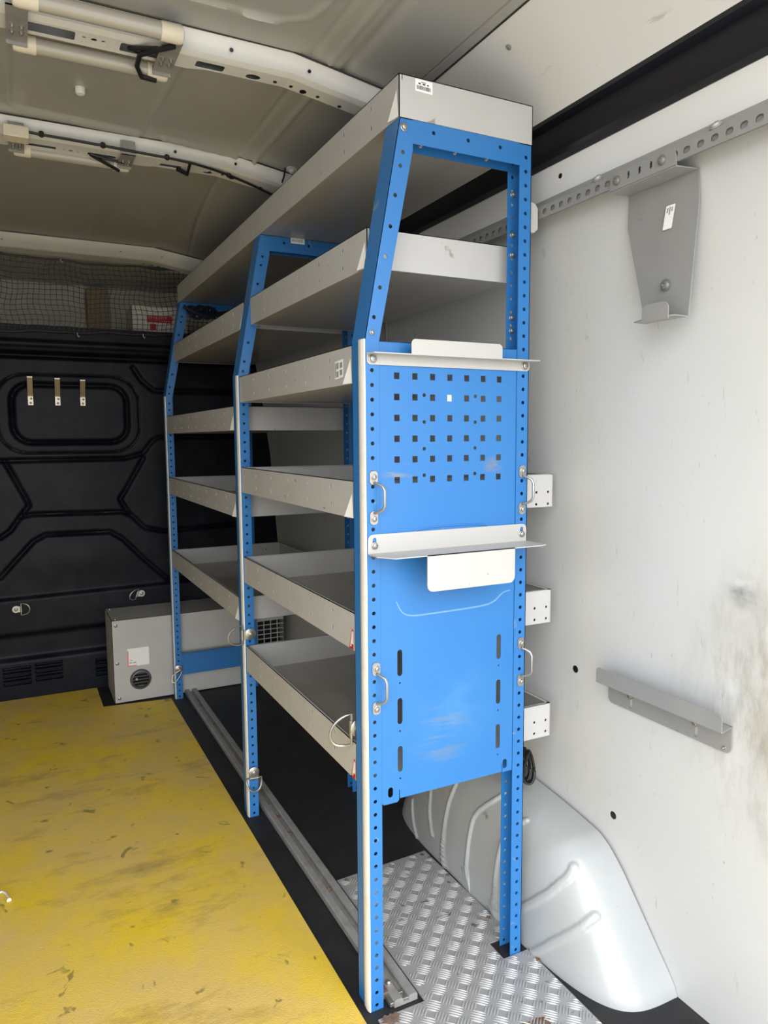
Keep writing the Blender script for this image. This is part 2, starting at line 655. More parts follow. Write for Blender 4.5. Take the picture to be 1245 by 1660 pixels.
def roof_beam(name, yn0, yn1, yf0, yf1, zb, xe=.20, holes=()):
    """pressed cross member: sloping near face, flat underside with holes, far face"""
    xs_ = [XL, -.6, -.3, -.16, -.13, 0, .08, .14, xe]

    def dz(x):
        return 0 if x < 0 else -.15 * x

    NAR = .008

    def narrow(x):
        t = min(1, max(0, (x + .16) / .03))
        return NAR * t * t * (3 - 2 * t)
    m_ = MB()
    xs2 = []
    for a, b in zip(xs_, xs_[1:]):
        xs2 += [a + (b - a) * k / 3 for k in range(3)]
    xs2.append(xe)
    # near face + edge radius
    m_.grid([[(x, yn0, zb + .034 + dz(x)), (x, yn0 + .008, zb + .022 + dz(x)), (x, yn0 + (yn1 - yn0) * .55, zb + .012 + dz(x)),
              (x, yn1 - .012, zb + .0035 + dz(x)), (x, yn1 - .004, zb + .0008 + dz(x)), (x, yn1, zb + dz(x))] for x in xs2])
    # far face
    m_.grid([[(x, yf0 - narrow(x), zb + dz(x)), (x, yf0 + .004 - narrow(x), zb + .002 + dz(x)), (x, yf1 - narrow(x) * .5, zb + .03 + dz(x)),
              (x, yf1 + .012, zb + .033 + dz(x))] for x in xs2])
    # underside in strips, with punched holes in the flat part
    hx = sorted(set([XL, 0.0] + []))
    outer = [(XL, yn1), (0.0, yn1), (0.0, yf0 - NAR), (-.13, yf0 - NAR), (-.16, yf0), (XL, yf0)]
    m_.plate((0, 0, zb + .001), (1, 0, 0), (0, -1, 0), [(p[0], -p[1]) for p in outer], [[(q[0], -q[1]) for q in h] for h in holes], .001)
    m_.grid([[(x, yn1, zb + dz(x)), (x, yf0 - narrow(x), zb + dz(x))] for x in xs2 if x >= -.001])
    o_ = m_.build(name, M['beam'], smooth=True, angle=50)
    q_ = MB()
    q_.tube([(x, yn0 - .001, zb + .0315 + dz(x)) for x in xs2], .0016, 6)
    q_.build('seam_sealant', M['blacktrim'], o_)
    for xx, rr in ((-.44, .003), (-.10, .003), (.03, .0028)):
        q_ = MB()
        q_.lathe((xx, yn0 + (yn1 - yn0) * .5 - .003, zb + .0165 + dz(xx)), (0, -.8, -.6), [(rr, 0), (rr, .0022)], 12)
        q_.build('punched_hole', M['blacktrim'], o_)
    for xx, rr, oy in ((-.018, .0032, 0), (.010, .0030, 0), (.032, .0060, .002), (.058, .003, 0), (.10, .0034, .004)):
        q_ = MB()
        q_.lathe((xx, (yn1 + yf0) / 2 + oy, zb + dz(xx)), (0, 0, -1), [(rr, 0), (rr, .0012)], 12)
        q_.build('punched_hole', M['blacktrim'], o_)
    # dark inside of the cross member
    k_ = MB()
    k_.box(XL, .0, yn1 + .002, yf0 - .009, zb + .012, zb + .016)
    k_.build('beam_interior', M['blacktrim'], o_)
    return struct(o_)


def sl(x0, x1, y0, y1):
    return rrect(x0, x1, y0, y1, .004, 3)


h1 = [sl(-.390, -.325, .286, .312), sl(-.262, -.196, .286, .312), sl(-.149, -.104, .289, .309),
      circ(-.299, .2965, .0045), circ(-.313, .2955, .0028), circ(-.286, .2955, .0028), circ(-.055, .302, .0125, 14, .009)]
roof_beam('trim_5', .258, .280, .320, .336, 1.455, holes=h1)
h2 = [sl(-.385, -.33, .755, .770), sl(-.27, -.215, .755, .770), circ(-.302, .763, .0045), circ(-.315, .762, .0028), circ(-.288, .762, .0028),
      sl(-.125, -.080, .752, .768), circ(-.02, .765, .0115, 14, .006)]
roof_beam('trim_6', .712, .728, .785, .80, 1.455, holes=h2)
roof_beam('trim_7', 1.595, 1.655, 1.745, 1.76, 1.455, xe=.22)

# cab bulkhead, black moulding with pressed grooves
us = np.concatenate([np.linspace(XL, -.52, 30), np.linspace(-.517, .45, 250)])
vs = np.linspace(0, 1.235, 330)
U, V = np.meshgrid(us, vs)
H = np.zeros_like(U)


def groove(pts, wd=.0055, amp=-.011):
    global H
    H = H + amp * np.exp(-(poly_dist(U, V, pts) / (wd * 1.15)) ** 3)


def loop(pts):
    return pts + [pts[0]]


groove(loop(rrect(-.44, -.085, .856, 1.046, .055)), .006, -.014)
groove(loop(rrect(-.485, -.045, .822, 1.078, .085)), .003, -.004)
low = [(-.60, .86), (-.56, .812), (-.483, .798), (-.1, .799), (-.059, .809), (-.036, .817), (-.003, .86), (.019, .871), (.3, .875)]
groove(low)
groove([(-.47, .796), (-.422, .69), (-.411, .665), (-.406, .648), (-.432, .615), (-.465, .568), (-.496, .546), (-.7, .54)])
groove([(-.036, .8), (-.105, .681), (-.12, .66), (-.116, .647), (-.093, .609), (-.04, .552), (.024, .536), (.28, .546)])
groove([(-.432, .612), (-.4, .619), (-.114, .613), (-.094, .603)])
groove([(-.503, .414), (-.465, .457), (-.399, .529), (-.361, .549), (-.157, .546), (-.118, .52), (-.044, .437), (.026, .366), (.1, .355)])
groove([(-.059, 1.111), (-.034, 1.07), (.008, 1.034), (.28, 1.034)], .006)
# stepped ledges
H = H + .012 * (1 / (1 + np.exp((V - (.342 + .012 * (U + .5))) / .0022)))
H = H - .022 * (1 / (1 + np.exp((V - .218 - .01 * (U + .5)) / .003))) + .016 * (1 / (1 + np.exp((V - .135) / .003)))
H = H + .014 * (1 / (1 + np.exp(-(V - 1.150) / .002))) - .02 * np.exp(-((V - 1.14) / .009) ** 4)
H = H + .010 * np.exp(-((V - 1.175) / .010) ** 4)
# soft relief of the big panels
H = H + .006 * np.exp(-(((U + .26) / .2) ** 2 + ((V - .46) / .06) ** 2))
# vents
for (x0, x1, z0, z1) in ((-.512, -.428, .052, .116), (-.415, -.332, .055, .120), (-.225, -.17, .045, .11)):
    inside = ((U > x0) & (U < x1) & (V > z0) & (V < z1))
    H = H - inside * .007 * (np.sin((V - z0) / (z1 - z0) * 5 * 2 * np.pi) > 0)
mb = height_mesh(us, vs, H, lambda x, z, h: (x, YB - h, z))
mb.box(XL, .46, YB + .02, YB + .03, 0, 1.235)
bulk = struct(mb.build('wall_front', M['blackpl'], smooth=True, angle=50))
# overhead stowage recess behind the net
mb = MB()
mb.box(XL, .46, YB + .001, 2.25, 1.215, 1.235)
struct(mb.build('wall_recess_floor', M['blackpl']))
mb = MB()
mb.box(XL, .46, 2.25, 2.27, 1.2, 1.6)
struct(mb.build('wall_recess_back', M['lining']))
mb = MB()
mb.grid([[(XL, 1.76, 1.50), (XL, 2.25, 1.47)], [(.46, 1.76, 1.50), (.46, 2.25, 1.47)]])
struct(mb.build('ceiling_recess', M['lining']))

# ================================================================ FLOOR COVERINGS
mb = MB()
poly = [(XL, YR), (-.0155, YR), (-.0155, 1.496), (-.2252, 1.522), (-.2262, 1.726), (XL, 1.732)]
mb.plate((0, 0, .0005), (1, 0, 0), (0, 1, 0), poly, (), .0032)
tag(mb.build('yellow_floor_mat', M['yellow']), 'worn yellow anti-slip mat covering the left part of the van floor', 'mat')

# aluminium tread plate with five-bar lens pattern
tp = thing('tread_plate', 'silver five-bar aluminium tread plate on the floor beside the white wheel arch', 'floor plate', (.17, 0, .0005))
poly = [(.003, -.02), (.083, -.02), (.083, .323), (.287, .333), (.292, .1), (.293, .04), (.245, .04), (.245, -.002), (.294, -.002), (.294, -.30), (.31, -.40), (.31, YR + .1), (.003, YR + .1)]
mb = MB()
mb.plate((0, 0, .0005), (1, 0, 0), (0, 1, 0), poly, (), .0022)
plate_o = mb.build('plate', M['alu'], tp)


def inside(pt, poly_, m=.003):
    x, y = pt
    c = False
    n = len(poly_)
    for i in range(n):
        x1, y1 = poly_[i]
        x2, y2 = poly_[(i + 1) % n]
        if (y1 > y) != (y2 > y) and x < (x2 - x1) * (y - y1) / (y2 - y1) + x1:
            c = not c
    return c


mb = MB()
p_ = .0242
for i in range(-1, 14):
    for j in range(-16, 16):
        cx, cy = .2594 - 8 * p_ + i * p_, .0865 + j * p_
        d = (1, -1) if (i + j) % 2 == 0 else (1, 1)
        dx, dy = d[0] * .7071, d[1] * .7071
        for b in range(5):
            off = (b - 2) * .0046
            mx, my = cx - dy * off, cy + dx * off
            L_ = .0122 - .0009 * abs(b - 2)
            ends = [(mx - dx * L_, my - dy * L_), (mx + dx * L_, my + dy * L_)]
            if not all(inside(e, poly) for e in ends):
                L_ *= .5
                ends = [(mx - dx * L_, my - dy * L_), (mx + dx * L_, my + dy * L_)]
            if not all(inside(e, poly) for e in ends) or cy < -.36:
                continue
            vs_, fs_ = [], []
            K = 6
            for k in range(K + 1):
                t = k / K * 2 - 1
                wv = .00145 * (1 - t * t) + .00015
                hv = .0015 * (1 - t * t)
                x, y = mx + dx * L_ * t, my + dy * L_ * t
                vs_ += [(x - dy * wv, y + dx * wv, .0026), (x, y, .0028 + hv), (x + dy * wv, y - dx * wv, .0026)]
            for k in range(K):
                a = k * 3
                fs_ += [(a, a + 1, a + 4, a + 3), (a + 1, a + 2, a + 5, a + 4)]
            mb.add(vs_, fs_)
o = mb.build('tread_bars', M['alu'], tp, smooth=True, angle=80)
for (x, y) in ((.275, .322), (.10, .315), (.285, .237), (.282, .095), (.294, -.03), (.045, .03)):
    m_ = MB()
    m_.lathe((x, y, .0027), (0, 0, 1), [(.0042, 0), (.0040, .0012), (.0022, .0018), (.0016, .0008)], 12)
    m_.build('rivet', M['rust'], tp, smooth=True)
# rust patches where the coating has gone
for (cx, cy, rx, ry, sd) in ((.022, -.028, .018, .013, 1), (.20, -.135, .035, .013, 2), (.215, .137, .016, .006, 5)):
    random.seed(sd)
    pts = [(cx + rx * math.cos(a) * random.uniform(.6, 1.1), cy + ry * math.sin(a) * random.uniform(.6, 1.1)) for a in [2 * math.pi * k / 22 for k in range(22)]]
    m_ = MB()
    m_.plate((0, 0, .0027), (1, 0, 0), (0, 1, 0), pts, (), .0004)
    m_.build('rust_patch', M['rust'], tp)

# floor anchor rail (C-track)
fr = thing('floor_rail', 'galvanised slotted anchor rail running along the floor under the racking front', 'rail', (.056, .8, 0))
mb = MB()
x0, x1 = .036, .076
prof = [(x0, .001), (x0, .011), (x0 + .003, .0135), (x0 + .013, .0135), (x0 + .015, .011), (x0 + .015, .004), (x0 + .025, .004), (x0 + .025, .011), (x0 + .027, .0135), (x1 - .003, .0135), (x1, .011), (x1, .001)]
mb.plate((0, 1.565, 0), (1, 0, 0), (0, 0, 1), prof, (), 1.575)
mb.build('track', M['galv'], fr, bevel=0)
for y in (.12, .30, .52, .60, .66, .95, 1.2, 1.38):
    m_ = MB()
    m_.lathe((.056, y, .004), (0, 0, 1), [(.0055, 0), (.0052, .003), (.003, .005), (.002, .004)], 10)
    m_.build('bolt', M['rust'], fr, smooth=True)
m_ = MB()
m_.box(.026, .052, .012, .034, .001, .012)
m_.box(.03, .05, .03, .05, .001, .007)
m_.build('end_clamp', M['rust'], fr, bevel=.0015)
m_ = MB()
m_.lathe((.044, .026, .012), (0, 0, 1), [(.005, 0), (.005, .004), (.003, .006)], 12)
m_.build('bolt', M['zinc'], fr, smooth=True)
m_ = MB()
m_.plate((0, 0, .002), (1, 0, 0), (0, 1, 0), [(.030, -.008), (.066, -.008), (.066, .012), (.030, .012)], [rect(.038, .058, -.002, .006)], .007)
m_.build('end_bracket', M['zinc'], fr, bevel=.001)

# ================================================================ WHEEL ARCH
AP = np.array([(-.190, 0), (-.187, .012), (-.172, .032), (-.143, .068), (-.112, .107), (-.078, .149), (-.050, .176), (-.025, .190), (.063, .203), (.157, .212), (.26, .211),
               (.34, .199), (.41, .170), (.47, .122), (.515, .062), (.535, .02), (.54, 0)], float)
yc, wd, xw = .17, .142, .4365


def arch_surface(NT=460, NP=130):
    seg_ = np.hypot(*np.diff(AP, axis=0).T)
    cum = np.concatenate([[0], np.cumsum(seg_)])
    t = np.linspace(0, cum[-1], NT)
    py, pz = np.interp(t, cum, AP[:, 0]), np.interp(t, cum, AP[:, 1])
    for _ in range(30):      # ease the corners of the profile
        py[1:-1] = (py[:-2] + 2 * py[1:-1] + py[2:]) / 4
        pz[1:-1] = (pz[:-2] + 2 * pz[1:-1] + pz[2:]) / 4
    ph = np.linspace(0, np.pi / 2, NP)
    e = 2 / 4.2
    g, s_ = np.cos(ph).clip(0) ** e, np.sin(ph).clip(0) ** e
    G, T = np.meshgrid(g, py - yc)
    Sg, Zt = np.meshgrid(s_, pz)
    Z = Zt * G
    P = np.stack([xw - wd * Sg - .012 * (1 - Sg) * (Zt > .0) * (Z / .212) + .02 * Sg * (Z / .212), yc + T * G, Z], -1)
    du, dv = np.gradient(P, axis=0), np.gradient(P, axis=1)
    N = np.cross(du, dv)
    N /= np.linalg.norm(N, axis=-1, keepdims=True) + 1e-12
    N *= np.where(N[..., :1] + 0 * N > 0, -1, 1) if N[NT // 2, NP // 2, 0] > 0 else 1
    ribs = [([(.30, .435, .065), (.30, .4105, .025), (.30, .385, .002)], .0035, .004),
            ([(.30, .355, .125), (.30, .3433, .0744), (.30, .3204, .0368)], .0035, .004),
            ([(.31, .27, .175), (.30, .2812, .0912), (.30, .281, .015), (.30, .268, .001)], .0040, .0045),
            ([(.345, .14, .205), (.320, .1565, .185), (.31, .1871, .1497), (.30, .1932, .1157), (.30, .1922, .012), (.30, .178, .001)], .0042, .0045),
            ([(.335, .065, .195), (.31, .092, .1532), (.30, .1026, .1203), (.30, .1008, .012), (.30, .088, .001)], .0042, .0045),
            ([(.343, -.055, .168), (.322, -.062, .160), (.30, -.032, .117), (.30, .014, .069), (.30, .04, .045)], .0068, .0036),
            ([(.345, -.108, .112), (.322, -.104, .100), (.30, -.064, .057), (.30, -.0265, .0157), (.298, -.012, .001)], .0068, .0036)]
    for pts, wd_, amp in ribs:
        q = []
        for p in chaikin(pts, 2):
            d = np.linalg.norm(P - np.array(p), axis=-1)
            q.append(P[np.unravel_index(np.argmin(d), d.shape)])
        # resample and re-snap so the rib hugs the surface
        fine = []
        for p0, p1 in zip(q, q[1:]):
            for k in range(2):
                pp = p0 + (p1 - p0) * k / 2
                d = np.linalg.norm(P - pp, axis=-1)
                fine.append(P[np.unravel_index(np.argmin(d), d.shape)])
        fine.append(q[-1])
        D_ = np.full(P.shape[:2], 9.0)
        for p0, p1 in zip(fine, fine[1:]):
            v = p1 - p0
            tt = (((P - p0) * v).sum(-1) / (v @ v + 1e-12)).clip(0, 1)
            D_ = np.minimum(D_, np.linalg.norm(P - p0 - tt[..., None] * v, axis=-1))
        P = P + N * (amp * np.exp(-(D_ / wd_) ** 4))[..., None]
    P[..., 2] = P[..., 2].clip(0, 1)
    return P


mb = MB()
AS = arch_surface()
mb.grid(AS.tolist())
wa = mb.build('wheel_arch', M['arch'], smooth=True, angle=70)
tag(wa, 'white painted rounded wheel arch with pressed ribs behind the near racking leg', 'wheel arch')
# black floor skirt line behind arch is the floor itself

# ================================================================ RACKING (one bolted unit)
rack = thing('van_racking', 'tall blue and grey bolted racking unit with shelf trays along the right wall', 'racking', (.14, 0, 0))
D = .2815
HB = .997
XT = .0565
HT = 1.300
FW = .0222
PITCH = .0202


def bolt(parent, x, y, z, r=.0055, axis=(0, -1, 0), material=None, name='bolt'):
    m_ = MB()
    m_.lathe((x, y, z), axis, [(r * 1.25, 0), (r * 1.25, .0012), (r, .0016), (r * .9, .0040), (r * .45, .0048), (r * .40, .0030)], 14)
    return m_.build(name, material or M['zinc'], parent, smooth=True, angle=40)


def frame(y0, holes=True, panel=False):
    """upright frame: folded C channel, open side inwards"""
    fr_ = thing_part('upright_frame', y0)
    df, dr = .042, .030
    hr = .0030
    # --- front post, lower straight part
    m_ = MB()
    zt = HB
    zh = [.0085 + PITCH * k for k in range(49) if .0085 + PITCH * k < zt - .01]
    hol = [circ(.0112, z, hr, 8) for z in zh]
    for z in (.0,):
        pass
    out_ = [(0, 0), (FW, 0), (FW, zt), (0, zt)]
    fplate(m_, y0 + .0012, out_, hol)
    fplate(m_, y0 + df, out_, hol)
    m_.plate((.0012, y0 + df, 0), (0, -1, 0), (0, 0, 1), rect(0, df, 0, zt), (), .0012)     # aisle web, normal -x
    m_.build('front_post', M['blue'], fr_)
    # --- slanted upper part
    m_ = MB()
    sx = XT / (HT - HB)
    out_ = [(0, zt), (FW, zt), (XT + FW - .004, HT - .0315), (XT + FW + .002, HT - .0315), (XT + FW, HT), (XT, HT)]
    hol = []
    for (px, pz) in ((.0115, 1.009), (.0150, 1.030), (.0245, 1.0705), (.0332, 1.113), (.0412, 1.154), (.0490, 1.196), (.0570, 1.236), (.0612, 1.2545)):
        hol.append(circ(px, pz, hr, 8))
    fplate(m_, y0 + .0012, [(0, zt), (FW, zt), (XT + FW - .002, HT - .04), (XT + FW - .002, HT), (XT, HT)], hol)
    fplate(m_, y0 + df, [(0, zt), (FW, zt), (XT + FW - .002, HT - .04), (XT + FW - .002, HT), (XT, HT)])
    m_.plate((.0012, y0 + df, zt), (0, -1, 0), (sx, 0, 1), rect(0, df, 0, HT - zt), (), .0012)
    m_.build('slanted_post', M['blue'], fr_)
    # --- crossbar
    m_ = MB()
    hx = [XT + .017 + .0405 * k for k in (1, 2, 3)]
    cb = [(XT + FW - .002, HT - .0315), (D - FW, HT - .0315), (D - FW, HT), (XT + FW - .002, HT)]
    fplate(m_, y0 + .0014, cb, [circ(.1105, 1.288, hr, 8), circ(.168, 1.288, hr, 8), circ(.224, 1.288, hr, 8)])
    fplate(m_, y0 + dr, [(XT + FW - .002, HT - .0315), (D - FW, HT - .0315), (D - FW, HT), (XT + FW - .002, HT)], [circ(q, 1.288, hr, 8) for q in (.09, .15, .21)])
    m_.box(XT, D, y0, y0 + dr, HT - .0012, HT)
    m_.build('crossbar', M['blue'], fr_)
    # --- rear post
    m_ = MB()
    hol = [circ(D - .0105, .0085 + PITCH * k, hr, 8) for k in range(64) if .0085 + PITCH * k < HT - .012]
    out_ = [(D - FW, 0), (D, 0), (D, HT), (D - FW, HT)]
    fplate(m_, y0 + .0012, out_, hol)
    fplate(m_, y0 + dr, out_, [circ(D - .0135, .0085 + PITCH * k, hr * .9, 8) for k in range(64) if .0085 + PITCH * k < HT - .012])
    m_.box(D - .0012, D, y0, y0 + dr, 0, HT)
    m_.build('rear_post', M['blue'], fr_)
    # --- white edge strip on the aisle corner
    m_ = MB()
    ys0, ys1 = y0 - .0012, y0 + .0195
    prof = [(.0005, ys0), (-.0010, ys0 + .0003), (-.0024, ys0 + .004), (-.0027, ys0 + .010), (-.0020, ys1 - .003), (.0005, ys1)]
    m_.plate((0, 0, 0.001), (1, 0, 0), (0, 1, 0), prof[::-1], (), HB + .002)
    m_.build('edge_strip', M['trim'], fr_, smooth=True, angle=50)
    return fr_


def thing_part(name, y0=0):
    o_ = bpy.data.objects.new(name, None)
    COL.objects.link(o_)
    o_.parent = rack
    o_.empty_display_size = .03
    base_ = Vector((.14, y0, 0)) * S
    o_.location = base_ - WORLD[rack.name]
    WORLD[o_.name] = base_
    return o_


YM, YF = .637, 1.489
f_near = frame(0)
f_mid = frame(YM)
f_far = frame(YF)
# bolts seen inside the rear post, and bolt heads
for z in (1.145, 1.175, 1.03, 1.05, 1.235):
    bolt(f_near, D - .0135, .0285, z, .0035)
for x in (.105, .163, .219):
    bolt(f_near, x, .0285, 1.2800, .0028)
bolt(f_near, .0115, -.0002, 1.009, .0030)
bolt(f_near, .0625, -.0002, 1.2875, .0045)


def sticker(parent, name, O, U, V, w_, h_, items, base=None, lab=None):
    """flat label; items = (material, rects)"""
    m_ = MB()
    m_.plate(O, U, V, rrect(0, w_, 0, h_, min(w_, h_) * .06, 2), (), .0003)
    o_ = m_.build(name, base or M['paper'], parent)
    if lab:
        o_['label'] = lab
    Uv, Vv = Vector(U), Vector(V)
    N = Uv.cross(Vv).normalized() * .0003
    for mt, rs in items:
        m2 = MB()
        for r in rs:
            m2.plate(Vector(O) + N, U, V, rect(r[0] * w_, r[1] * w_, r[2] * h_, r[3] * h_), (), .00012)
        m2.build('print', mt, o_ if parent is None else parent)
    return o_


def barcode(sd=1, x0=.08, x1=.92, z0=.18, z1=.5, nums=True):
    random.seed(sd)
    rs = []
    x = x0
    while x < x1 - .03:
        w_ = random.choice((.012, .02, .032))
        rs.append((x, x + w_, z0, z1))
        x += w_ + random.choice((.012, .02, .026))
    if nums:
        for a, b in ((.18, .32), (.42, .58), (.68, .78)):
            rs.append((a, b, .60, .72))
        rs.append((.34, .62, .78, .83))
    return rs


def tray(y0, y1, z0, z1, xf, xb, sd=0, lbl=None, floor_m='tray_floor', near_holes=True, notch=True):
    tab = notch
    """sheet metal shelf tray: bottom, front lip, rear lip, end plates"""
    t_ = thing_part('shelf_tray', y0)
    L_ = y1 - y0
    h_ = z1 - z0
    m_ = MB()
    m_.box(xf + .001, xb - .001, y0 + .001, y1 - .001, z0 + .0005, z0 + .002)
    m_.build('tray_bottom', M[floor_m], t_)
    # front lip with punched holes; face towards the aisle
    m_ = MB()
    hol = []
    a = .088
    while a < L_ - .04:
        for dz_ in (.0135, .0400):
            hol.append(circ(-(y0 + a), z1 - dz_, .0028, 8, .0036))
        a += .0988
    m_.plate((xf + .0012, 0, 0), (0, -1, 0), (0, 0, 1), rect(-y1, -y0, z0, z1), hol, .0012)
    # folded top edge
    m_.box(xf, xf + .0055, y0, y1, z1 - .0012, z1)
    m_.box(xf + .0043, xf + .0055, y0, y1, z1 - .008, z1)
    m_.build('front_lip', M['tray'], t_, bevel=0)
    # near end plate
    m_ = MB()
    hol = []
    if near_holes:
        for hx in (xb - .034, xb - .0095):
            hol += [circ(hx, z1 - .030, .0024, 8), circ(hx, z1 - .050, .0024, 8)]
    fplate(m_, y0 + .0012, rect(xf, xb, z0, z1), hol)
    m_.box(xf, xb, y0, y0 + .0045, z1 - .0012, z1)
    m_.build('end_plate', M['tray'], t_)
    m_ = MB()
    hol = [circ(xb - .1, z1 - .022, .0024, 8), circ(xb - .05, z1 - .022, .0024, 8)]
    fplate(m_, y1, rect(xf + .001, xb, z0, z1), hol)
    m_.box(xf + .001, xb, y1 - .0060, y1, z1 - .0012, z1)
    m_.build('end_plate', M['tray'], t_)
    m_ = MB()
    m_.box(xb - .0012, xb, y0, y1, z0, z1)
    m_.box(xb - .006, xb, y0, y1, z1 - .0012, z1)
    m_.build('rear_lip', M['tray'], t_)
    # folded triangular corner tab, coloured near-white in place of the light it catches
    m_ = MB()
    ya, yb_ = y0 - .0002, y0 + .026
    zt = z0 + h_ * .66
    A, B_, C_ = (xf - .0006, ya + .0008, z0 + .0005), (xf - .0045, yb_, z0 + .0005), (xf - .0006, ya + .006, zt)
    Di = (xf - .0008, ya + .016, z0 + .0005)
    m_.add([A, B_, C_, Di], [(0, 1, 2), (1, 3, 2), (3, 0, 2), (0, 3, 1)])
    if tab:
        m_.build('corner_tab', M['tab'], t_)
    return t_


# near bay
tA = .045
top = tray(.0, YF + .03, 1.3005, 1.3565, XT - .001, D + .001, near_holes=False)
a2 = tray(.053, YM - .003, 1.1085, 1.165, .0305, D - .002, near_holes=False)
a3 = tray(tA, YM - .003, .9425, .997, .0022, D - .002)
a4 = tray(tA, YM - .003, .7475, .8025, .0022, .3700)
a5 = tray(tA, YM - .003, .5480, .6055, .0022, .3700, notch=False)
a6 = tray(tA, YM - .003, .3455, .4045, .0022, .3730, notch=False)
c2 = tray(YM + .045, YF - .003, 1.1085, 1.165, .0305, D - .002, near_holes=False)
c3 = tray(YM + .045, YF - .003, .8830, .937, .0022, D - .002, near_holes=False)
c4 = tray(YM + .045, YF - .003, .6880, .742, .0022, .3700)
c5 = tray(YM + .045, YF - .003, .4500, .505, .0022, .3700)

sticker(top, 'barcode_label', (.0805, -.0003, 1.3385), (1, 0, -.03), (0, 0, 1), .0275, .0160, [(M['ink'], barcode(3))], lab='white barcode label')
sticker(a3, 'barcode_label', (.0010, .106, .952), (0, -1, .06), (0, 0, 1), .031, .0265,
        [(M['greyink'], [(.2, .45, .1, .42), (.2, .45, .55, .9), (.6, .9, .15, .45), (.6, .9, .55, .85), (.05, .15, .1, .9)])], lab='small grey and white label')
sticker(f_mid, 'barcode_label', (.126, YM - .0004, 1.2895), (1, 0, 0), (0, 0, 1), .032, .0125, [(M['greyink'], barcode(5, z0=.3, z1=.8, nums=False))])


def warn_label(parent, y, z):
    m_ = MB()
    m_.plate((.0010, 0, 0), (0, -1, 0), (0, 0, 1), [(-y - .0, z), (-y + .016, z), (-y + .016, z + .030), (-y + .011, z + .032)], (), .0003)
    o_ = m_.build('warning_label', M['paper'], parent)
    m2 = MB()
    o2 = [(-y - .0, z), (-y + .016, z), (-y + .016, z + .030), (-y + .011, z + .032)]
    c = (sum(p[0] for p in o2) / 4, sum(p[1] for p in o2) / 4)
    inn = [(c[0] + (p[0] - c[0]) * .72, c[1] + (p[1] - c[1]) * .80) for p in o2]
    m2.plate((.0007, 0, 0), (0, -1, 0), (0, 0, 1), o2, [inn], .0002)
    m2.plate((.0007, 0, 0), (0, -1, 0), (0, 0, 1), [(c[0] - .003, z + .003), (c[0] + .004, z + .003), (c[0] + .004, z + .008), (c[0] - .003, z + .008)], (), .0002)
    m2.build('label_border', M['red'], parent)


warn_label(a5, .064, .5495)
warn_label(a6, .062, .3475)

# blue kick beam across the far frame, above the floor
m_ = MB()
m_.box(.020, D - .02, YF + .012, YF + .0145, .077, .152)
m_.box(.020, D - .02, YF + .002, YF + .0145, .1495, .152)
m_.build('kick_beam', M['blue'], rack, bevel=.0008)

# perforated tool panel on the near frame
mb = MB()
px0, px1, pz0, pz1 = FW + .0006, D - FW - .0006, .326, .9985
hol = []
for i in range(7):
    for j in range(6):
        cx, cz = .0505 + i * .02935, .9515 - j * .02945
        hol.append(rect(cx - .0043, cx + .0043, cz - .0046, cz + .0046))
for cx in (.0952, .1833):
    for k in range(4):
        hol.append(circ(cx, .9255 - k * .0385, .0029, 8))
for cx in (.0535, .2305):
    for k in range(3):
        zt = .5553 - k * .0735
        hol.append(slot(cx, zt - .040, zt, .0042))
        hol.append(circ(cx, zt - .0505, .0016, 6))
hol.append(slot(.0370, .3315, .3475, .0042))
hol.append(slot(.2447, .3315, .3475, .0042))
outer = [(px0, pz0 - .001), (px0 + .003, pz0 - .004), (px0 + .0255, pz0 - .004), (px0 + .0285, pz0 - .001), (px0 + .0288, .3405), (px0 + .0300, .3405), (px0 + .0303, pz0 + .001), (px1 - .0203, pz0 + .001), (px1 - .0200, .3405), (px1 - .0188, .3405), (px1 - .0185, pz0), (px1, pz0),
         (px1, pz1), (px0, pz1)]
fplate(mb, .0022, outer, hol, .0012)
# folded edges
mb.box(px0, px1, .0010, .012, pz1 - .0012, pz1)
panel = mb.build('tool_panel', M['panel'], rack)
# pressed outline
for pts in ([(.055, .690), (.060, .712), (.072, .727), (.095, .7335), (.19, .7335), (.213, .728), (.227, .712), (.233, .690)],):
    m_ = MB()
    m_.tube([(x, .0011, z) for x, z in chaikin(pts)], .0015, 6)
    m_.build('pressed_line', M['blue'], panel, smooth=True)
m_ = MB()
sc_ = chaikin([(.048, .628), (.056, .610), (.072, .603), (.10, .603), (.20, .604), (.222, .609), (.236, .622), (.252, .624)])
m_.tube([(x, .0012, z) for x, z in sc_], [.0004 + .0011 * math.sin(math.pi * k / (len(sc_) - 1)) ** .5 for k in range(len(sc_))], 6)
m_.build('scuff_line', mat('faded_blue', (.16, .33, .55), .6), panel, smooth=True)
m_ = MB()
m_.plate((0, .0030, 0), *XZ, rect(.1335, .1425, .917, .927), (), .0006)
m_.build('white_tag', M['paper'], panel)

# upper tool bracket
b1 = MB()
o1 = rrect(.0028, .2815, .9655, .9815, .006, 4, (1, 1, 0, 0))
fplate(b1, -.0002, o1, (), .0014)
b1.plate((0, 0, .9802), (1, 0, 0), (0, 1, 0), [(.0028, -.0016), (.2815, -.0016), (.2845, -.012), (.2845, -.024), (.003, -.024), (.0, -.012)][::-1], (), -.0014)
fplate(b1, -.0226, rrect(.0610, .2140, .9802, 1.0005, .006, 4, (0, 0, 1, 1)), (), .0014)
br1 = b1.build('upper_bracket', M['bracket'], rack, bevel=0)
bolt(br1, .0115, -.0016, .9735, .0052)
bolt(br1, .2722, -.0016, .9735, .0052)
